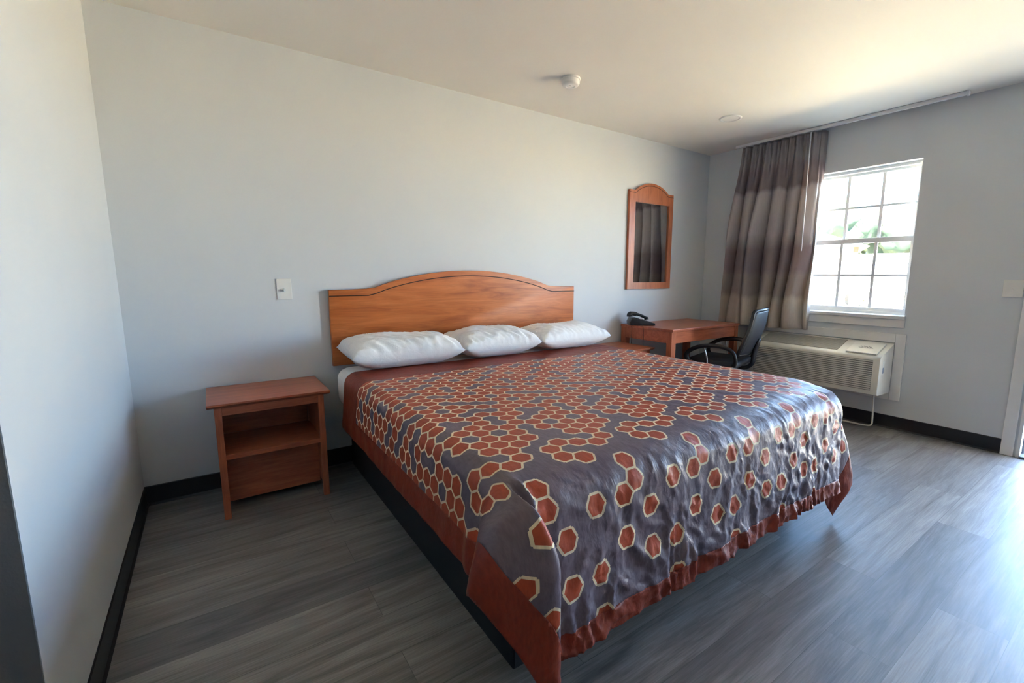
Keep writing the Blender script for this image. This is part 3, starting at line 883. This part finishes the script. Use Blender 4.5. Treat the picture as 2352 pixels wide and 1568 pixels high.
switch((L, -2.382, 1.129), 0.100, 0.116, 'x', 'white wall switch plate beside the door frame')

# ------------------------------------------------------------------ ceiling fittings
sd = thing('smoke_detector', 'round white smoke detector on the ceiling above the bed', 'smoke detector', (2.335, -0.615, H))
bm = NB(); lathe(bm, [(0, 0), (0.062, 0), (0.063, -0.010), (0.061, -0.012), (0, -0.012)], (2.335, -0.615, H)); obj('mounting_plate', bm, m_white, sd, auto=40)
bm = NB(); lathe(bm, [(0, -0.012), (0.057, -0.012), (0.058, -0.030), (0.054, -0.040), (0.047, -0.045), (0.030, -0.047), (0.028, -0.044), (0.012, -0.044), (0.010, -0.047), (0, -0.047)], (2.335, -0.615, H)); obj('cover', bm, m_white, sd, auto=40)
cl = thing('ceiling_light', 'slim round recessed ceiling light, switched off, near the window wall', 'ceiling light', (3.832, -0.785, H))
bm = NB(); lathe(bm, [(0.062, -0.0005), (0.066, -0.007), (0.074, -0.009), (0.083, -0.006), (0.085, -0.0005)], (3.832, -0.785, H), 56); obj('trim_ring', bm, m_white, cl, smooth=True)
bm = NB(); lathe(bm, [(0, -0.003), (0.0635, -0.003), (0.0635, -0.0005), (0, -0.0005)], (3.832, -0.785, H), 56); obj('lens', bm, m_lens, cl, auto=40)

# ------------------------------------------------------------------ curtain and its track
ct = thing('curtain_track', 'white ceiling curtain track along the window wall', 'curtain track', (L - 0.1, -1.16, H))
bm = NB(); box(bm, L - 0.115, L - 0.088, -2.035, -0.36, H - 0.026, H - 0.001, 0.003); obj('rail', bm, m_trackw, ct)
bm = NB(); box(bm, L - 0.122, L - 0.082, -2.050, -2.035, H - 0.032, H - 0.001, 0.003); obj('end_cap', bm, m_trackw, ct)
def curtain():
    ns, nz = 330, 90
    s = np.linspace(0, 1, ns); t = np.linspace(0, 1, nz)           # t: 0 top .. 1 bottom
    S, T = np.meshgrid(s, t, indexing='ij'); S = S.ravel(); T = T.ravel()
    ztop, zbot = H - 0.030, 0.735
    z = ztop + (zbot - ztop) * T
    yl = -0.425 + (0.125) * T ** 0.9; yr = -1.118 + 0.0 * T
    yl = yl
    ret = 0.945                                                     # last bit returns to the wall
    y = yl + (yr - yl) * np.clip(S / ret, 0, 1)
    nf = 6.0
    amp = 0.022 + 0.095 * sstep(0.05, 0.50, T)
    amp = amp * (0.85 + 0.7 * n2(S * 4, T * 0.8, 1.3, 21))
    phase = 2 * PI * (nf * S + 0.55 * np.sin(1.6 * T + 0.9) * T * (1 - S) + 0.35 * n2(S, T * 0.7, 3.0, 22) * T)
    wv = (0.5 + 0.5 * np.sin(phase)) ** 0.5                        # broad ridges, narrow deep valleys
    x = L - 0.080 + 0.03 * sstep(0.1, 0.5, T) - amp * wv + 0.010 * T * n2(S, T, 2.2, 23)
    p11 = 2 * PI * 11.0 * S
    top = 1 - sstep(0.06, 0.30, T)
    x += top * 0.016 * np.sin(p11)
    x += -0.018 * (1 - sstep(0.02, 0.09, T)) * sstep(0.0, 0.02, T) * np.maximum(np.sin(p11 + 0.6), 0) ** 4
    y += 0.010 * np.cos(phase) * sstep(0.05, 0.4, T) + 0.05 * T * n2(S * 1.5, T * 0.4, 2.0, 24) * np.minimum(S * 8, 1) * np.minimum((1 - S) * 8, 1)
    k = np.clip((S - ret) / (1 - ret), 0, 1)
    x += k * (L - 0.012 - (L - 0.105)) * (1 - 0.75 * sstep(0.15, 0.45, T)) + k * amp * wv
    y -= 0.022 * sstep(0, 0.6, k)
    x = np.minimum(x, L - 0.008)
    # the light foot of the drape swings clear of the sill and the air conditioner
    x -= 0.020 * sstep(0.55, 0.95, T)
    V = np.stack([x, y, z], 1)
    faces = [(i * nz + j, (i + 1) * nz + j, (i + 1) * nz + j + 1, i * nz + j + 1) for i in range(ns - 1) for j in range(nz - 1)]
    me = bpy.data.meshes.new('curtain'); me.from_pydata(V.tolist(), [], faces)
    o = link('curtain', me, m_curtain, smooth=True)
    sl = o.modifiers.new('thickness', 'SOLIDIFY'); sl.thickness = 0.002
    return o
cu = tag(curtain(), 'brown and grey banded pleated curtain drawn aside, hanging beside the window', 'curtain')
bm = NB(); tube(bm, [(L - 0.155, -1.070, H - 0.045), (L - 0.158, -1.072, 1.42)], 0.0045, 8); obj('draw_wand', bm, m_trackw, cu, smooth=True)

# ------------------------------------------------------------------ air conditioner
ac = thing('air_conditioner', 'ivory through-wall air conditioner with louvred front under the window', 'air conditioner', (4.58, -1.26, 0.29))
AY0, AY1 = -1.775, -0.742
AX = 4.432
bm = NB()
prism(bm, [(L - 0.020, 0.290), (AX + 0.02, 0.298), (AX + 0.004, 0.306), (AX, 0.325), (AX, 0.578), (AX + 0.006, 0.594), (AX + 0.022, 0.604), (L - 0.020, 0.685)], 'y', AY0, AY1, 0.006)
body = obj('cabinet', bm, m_acpl, ac, auto=35)
bm = NB(); box(bm, L - 0.018, L - 0.001, -1.842, -1.774, 0.232, 0.762, 0.003); box(bm, L - 0.018, L - 0.001, -0.742, -0.640, 0.232, 0.762, 0.003)
box(bm, L - 0.018, L - 0.001, -1.774, -0.742, 0.690, 0.762, 0.003); box(bm, L - 0.018, L - 0.001, -1.774, -0.742, 0.232, 0.286, 0.003)
obj('wall_sleeve_trim', bm, m_white, ac)
bm = NB(); box(bm, AX - 0.0015, AX + 0.002, -1.728, -0.785, 0.338, 0.572); gback = obj('front_grille', bm, m_acdark, ac)
bm = NB()
nl = 15
for k in range(nl):
    z = 0.340 + (0.572 - 0.340) * (k + 0.5) / nl
    box(bm, AX - 0.008, AX - 0.0005, -1.728, -0.785, z - 0.0050, z + 0.0050, 0.0015, 1)
obj('louver', bm, m_acpl, gback)
# sloping top: local frame along the slope
sl = math.atan2(0.685 - 0.604, (L - 0.020) - (AX + 0.022))
MT = Matrix.Translation((AX + 0.022, 0, 0.604)) @ Matrix.Rotation(-sl, 4, 'Y')
bm = NB(); box(bm, 0.030, 0.225, -1.455, -0.800, -0.001, 0.0015, 0, 2, MT); g = obj('top_vent', bm, m_acdark, ac)
bm = NB()
for k in range(14):
    x = 0.034 + 0.188 * k / 13
    box(bm, x - 0.004, x + 0.004, -1.455, -0.800, 0.0015, 0.006, 0.001, 1, MT)
obj('vent_slat', bm, m_actop, g)
bm = NB(); box(bm, 0.006, 0.205, -1.738, -1.525, 0.003, 0.014, 0.005, 3, MT); dr = obj('control_door', bm, m_acpl, ac)
bm = NB()
wv = [(0.112 + 0.010 * math.sin(k * 1.55) * (1.3 if k % 5 == 0 else 0.7), -1.592 - 0.0046 * k, 0.0147) for k in range(18)]
tube(bm, [MT @ Vector(p) for p in wv], 0.0016, 6, 3)
tube(bm, [MT @ Vector(p) for p in ((0.094, -1.586, 0.0147), (0.092, -1.640, 0.0147), (0.096, -1.684, 0.0147))], 0.0012, 6, 3)
obj('brand_script', bm, m_ink, dr)['label'] = 'small dark script lettering'
bm = NB(); box(bm, 4.485, 4.520, AY0 - 0.0012, AY0 + 0.0005, 0.455, 0.565, 0); st = obj('sticker', bm, m_switch, ac)
bm = NB(); box(bm, 4.490, 4.515, AY0 - 0.0020, AY0 - 0.0010, 0.470, 0.515, 0); obj('sticker_print', bm, m_sticker, st)
bm = NB()
tube(bm, [(4.56, -1.715, 0.292), (4.565, -1.717, 0.20), (4.59, -1.715, 0.08), (4.61, -1.705, 0.025), (4.612, -1.670, 0.009), (4.605, -1.58, 0.007), (4.60, -1.40, 0.007), (4.62, -1.10, 0.007), (4.64, -0.90, 0.03)], 0.0068, 8, 6)
obj('power_cord', bm, m_acpl, ac, smooth=True)

# ------------------------------------------------------------------ outside
def ground_mat():
    M = Mat('pale_concrete', (0.55, 0.5, 0.42), 0.9)
    nz = M.n('ShaderNodeTexNoise', Scale=0.6, Detail=6.0); M.l(M.coords(), nz.inputs['Vector'])
    M.color(M.ramp(nz.outputs['Fac'], [(0.3, (0.54, 0.46, 0.32)), (0.7, (0.63, 0.54, 0.39))]))
    return M.m
m_ground = ground_mat()
m_stucco = simple('pale_stucco', (0.72, 0.70, 0.66), 0.9, 30)
m_roof = simple('pale_shingle', (0.50, 0.50, 0.52), 0.9, 20)
m_leaf = simple('leaf_green', (0.008, 0.022, 0.012), 0.9)
m_leaf2 = simple('leaf_yellow_green', (0.016, 0.026, 0.008), 0.9)
m_bark = simple('bark', (0.10, 0.07, 0.05), 0.9)
m_lawn = simple('dry_lawn', (0.040, 0.050, 0.014), 0.95)
m_post = simple('terracotta_post', (0.09, 0.055, 0.035), 0.8)
m_carw = simple('white_car_paint', (0.7, 0.7, 0.7), 0.3)
m_dkglass = simple('dark_glass', (0.05, 0.06, 0.07), 0.1)

bm = NB(); box(bm, L + WT + 0.001, 125, -60, 90, -0.16, -0.06); struct('ground_outside', bm, m_ground)
bm = NB(); box(bm, XW - 0.6, L + WT + 1.05, YS - 0.6, 0.7, H + 0.12, H + 0.30); struct('roof_eave', bm, m_roof)

CAMP = Vector((0.3553, -3.0508, 1.2064))
def ray_pt(px, d):
    """a point d metres away (on the ground plan) in the direction of photo column px at the horizon"""
    X = (px - 1241.0) / 1057.4
    a = 0.6233 + math.atan(X / math.cos(0.1475))
    return Vector((CAMP.x + d * math.sin(a), CAMP.y + d * math.cos(a), 0)), a

def tree(px, d, h, w, mat, label):
    p, a = ray_pt(px, d)
    t = thing('tree', label, 'tree', (p.x, p.y, -0.06), group='trees beyond the car park')
    bm = NB(); tube(bm, [(p.x, p.y, -0.06), (p.x + 0.1, p.y, h * 0.3), (p.x, p.y + 0.1, h * 0.6)], [0.2, 0.16, 0.10], 8, 3); obj('trunk', bm, m_bark, t, smooth=True)
    bm = NB(); rs = random.Random(int(px))
    for k in range(9):
        c = Vector((p.x + rs.uniform(-.5, .5) * w, p.y + rs.uniform(-.5, .5) * w, h * rs.uniform(0.5, 0.82)))
        rr = bmesh.ops.create_icosphere(bm, subdivisions=3, radius=w * rs.uniform(0.22, 0.36))
        co = np.array([v.co for v in rr['verts']])
        nn = noise(co * 2.2 / max(w * .3, .1) + k * 3.1) * 0.35 + noise(co * 6 / max(w * .3, .1) + k) * 0.2
        for v, q in zip(rr['verts'], nn):
            v.co = v.co * (1 + q) + c
    obj('crown', bm, mat, t, smooth=True)
tree(1885, 44, 8.2, 4.2, m_leaf, 'dark green tree behind the house, leftmost through the window')
tree(1925, 64, 9.0, 4.5, m_leaf2, 'yellow green tree right of the dark tree through the window')
tree(1985, 53, 6.6, 5.5, m_leaf2, 'small light tree over the middle of the pale building')
tree(2040, 78, 10.5, 6.0, m_leaf2, 'broad light tree right of the window centre')
tree(2088, 46, 6.0, 4.5, m_leaf, 'dark green tree at the right edge of the window')
tree(1955, 90, 8.5, 9.0, m_leaf, 'low wide dark tree in the row behind the pale building')
tree(2022, 112, 10.0, 10.0, m_leaf, 'low wide dark tree far behind the window centre bar')

p, a = ray_pt(2010, 34)
bl = thing('outbuilding', 'long pale single storey building across the car park seen through the window', 'building', (p.x, p.y, -0.06), -a)
bm = NB(); box(bm, -7.0, 9.0, 0, 6, 0.0, 2.1); obj('wall', bm, m_stucco, bl, world=False)
bm = NB(); prism(bm, [(-0.5, 2.05), (3.0, 2.70), (6.5, 2.05), (6.5, 1.95), (-0.5, 1.95)], 'x', -7.4, 9.4); obj('roof', bm, m_stucco, bl, world=False)
for xx in (-4.5, 0.5, 4.5):
    bm = NB(); box(bm, xx, xx + 1.0, -0.03, 0.02, 1.0, 1.9); obj('window', bm, m_roof, bl, world=False)
p, a = ray_pt(1862, 20)
hs = thing('house', 'pale house with a hipped roof and porch post, partly hidden by the curtain', 'house', (p.x, p.y, -0.06), -a)
bm = NB(); box(bm, -5, 0.55, 0.8, 6, 0, 2.35); obj('wall', bm, m_stucco, hs, world=False)
bm = NB()
rv = [bm.verts.new(q) for q in ((-5.6, -0.2, 2.3), (1.5, -0.2, 2.3), (1.5, 6.6, 2.3), (-5.6, 6.6, 2.3), (-2.6, 3, 3.5), (-1.2, 3, 3.5))]
for f in ((0, 1, 5, 4), (1, 2, 5), (2, 3, 4, 5), (3, 0, 4), (3, 2, 1, 0)): bm.faces.new([rv[i] for i in f])
obj('roof', bm, m_roof, hs, world=False)
bm = NB(); box(bm, 1.05, 1.2, 0.0, 0.15, 0, 2.3); obj('porch_post', bm, m_post, hs, world=False)
bm = NB(); box(bm, -0.5, 1.2, 0.0, 0.12, 2.1, 2.3); obj('porch_beam', bm, m_post, hs, world=False)
bm = NB(); box(bm, -0.4, 0.3, 0.77, 0.81, 0.1, 2.0); obj('door', bm, m_dkglass, hs, world=False)

p, a = ray_pt(2000, 31)
bm = NB(); box(bm, -12, 14, -2.0, 2.2, -0.06, -0.02); bmesh.ops.transform(bm, matrix=Matrix.Translation((p.x, p.y, 0)) @ Matrix.Rotation(-a, 4, 'Z'), verts=bm.verts)
tag(obj('lawn', bm, m_lawn), 'strip of dry grass in front of the pale building', 'lawn', kind='stuff')
p, a = ray_pt(2043, 24)
car = thing('car', 'white parked car on the car park in front of the lawn', 'car', (p.x, p.y, -0.06), -a)
bm = NB(); prism(bm, [(-2.1, 0.3), (-2.1, 0.75), (-1.3, 0.85), (-0.7, 1.35), (0.9, 1.35), (1.5, 0.9), (2.1, 0.85), (2.1, 0.3)], 'y', -0.85, 0.85, 0.05); obj('body', bm, m_carw, car, world=False)
bm = NB(); prism(bm, [(-1.15, 0.88), (-0.65, 1.28), (0.85, 1.28), (1.3, 0.9)], 'y', -0.86, 0.86); obj('side_window', bm, m_dkglass, car, world=False)
for xx in (-1.35, 1.35):
    for yy in (-0.88, 0.68):
        bm = NB(); cyl(bm, (xx, yy, 0.32), 0.32, 0.2, 20, 'y'); obj('wheel', bm, m_blackpl, car, world=False)

# ------------------------------------------------------------------ light
W = bpy.data.worlds.new('sky'); SC.world = W; W.use_nodes = True
nt = W.node_tree; bg = nt.nodes['Background']
tc = nt.nodes.new('ShaderNodeTexCoord'); sp = nt.nodes.new('ShaderNodeSeparateXYZ'); nt.links.new(tc.outputs['Generated'], sp.inputs[0])
rp = nt.nodes.new('ShaderNodeValToRGB'); nt.links.new(sp.outputs['Z'], rp.inputs['Fac'])
e = rp.color_ramp.elements
e[0].position = 0.0; e[0].color = (0.68, 0.87, 1.0, 1); e[1].position = 1.0; e[1].color = (0.07, 0.15, 0.36, 1)
q = e.new(0.12); q.color = (0.49, 0.73, 1.0, 1)
q = e.new(0.26); q.color = (0.26, 0.42, 0.68, 1)
q = e.new(0.5); q.color = (0.14, 0.26, 0.48, 1)
nt.links.new(rp.outputs[0], bg.inputs['Color']); bg.inputs['Strength'].default_value = 4.8

def sun(name, d, energy, col):
    l = bpy.data.lights.new(name, 'SUN'); l.energy = energy; l.color = col; l.angle = math.radians(0.6)
    o = bpy.data.objects.new(name, l); COL.objects.link(o)
    o.rotation_euler = Vector(d).to_track_quat('-Z', 'Y').to_euler(); o.location = (0, 0, 8)
sun('sun', (0.52, 0.30, -0.80), 31.0, (1.0, 0.89, 0.68))
def portal(name, x, y, z, wy, wz):
    l = bpy.data.lights.new(name, 'AREA'); l.shape = 'RECTANGLE'; l.size = wz; l.size_y = wy
    o = bpy.data.objects.new(name, l); COL.objects.link(o)
    o.location = (x, y, z)
    o.rotation_euler = Vector((-1, 0, 0)).to_track_quat('-Z', 'Y').to_euler()
    # make size follow: local x -> world z or y
    o.rotation_euler = Matrix(((0, 0, 1), (0, 1, 0), (-1, 0, 0))).to_euler()
    l.cycles.is_portal = True
portal('window_daylight', L + 0.02, (WY0 + WY1) / 2, (WZ0 + WZ1) / 2, WY1 - WY0, WZ1 - WZ0)
portal('door_daylight', L + 0.02, (DY0 + DY1) / 2, DZ1 / 2, DY1 - DY0, DZ1)

# ------------------------------------------------------------------ camera
cam = bpy.data.cameras.new('camera'); co = bpy.data.objects.new('camera', cam); COL.objects.link(co)
yaw, pitch, roll = 0.6233, -0.1475, 0.0034
f = Vector((math.cos(pitch) * math.sin(yaw), math.cos(pitch) * math.cos(yaw), math.sin(pitch)))
r = Vector((math.cos(yaw), -math.sin(yaw), 0)); u = r.cross(f)
r2 = r * math.cos(roll) + u * math.sin(roll); u2 = -r * math.sin(roll) + u * math.cos(roll)
co.matrix_world = Matrix(((r2.x, u2.x, -f.x, CAMP.x), (r2.y, u2.y, -f.y, CAMP.y), (r2.z, u2.z, -f.z, CAMP.z), (0, 0, 0, 1)))
cam.sensor_width = 36; cam.lens = 1057.39 * 36 / 2352
cam.shift_x = -(1241.03 - 1176) / 2352; cam.shift_y = (788.77 - 784) / 2352
cam.clip_start = 0.02; cam.clip_end = 300
SC.camera = co

SC.view_settings.view_transform = 'Standard'; SC.view_settings.look = 'None'
SC.view_settings.gamma = 1.0; SC.view_settings.use_curve_mapping = False
SC.view_settings.exposure = 3.24
SC.cycles.max_bounces = 8; SC.cycles.diffuse_bounces = 6; SC.cycles.glossy_bounces = 4; SC.cycles.transparent_max_bounces = 8
SC.cycles.caustics_reflective = False; SC.cycles.caustics_refractive = False
SC.cycles.sample_clamp_indirect = 12.0
SC.cycles.use_denoising = True
SC.cycles.use_adaptive_sampling = True; SC.cycles.adaptive_threshold = 0.02
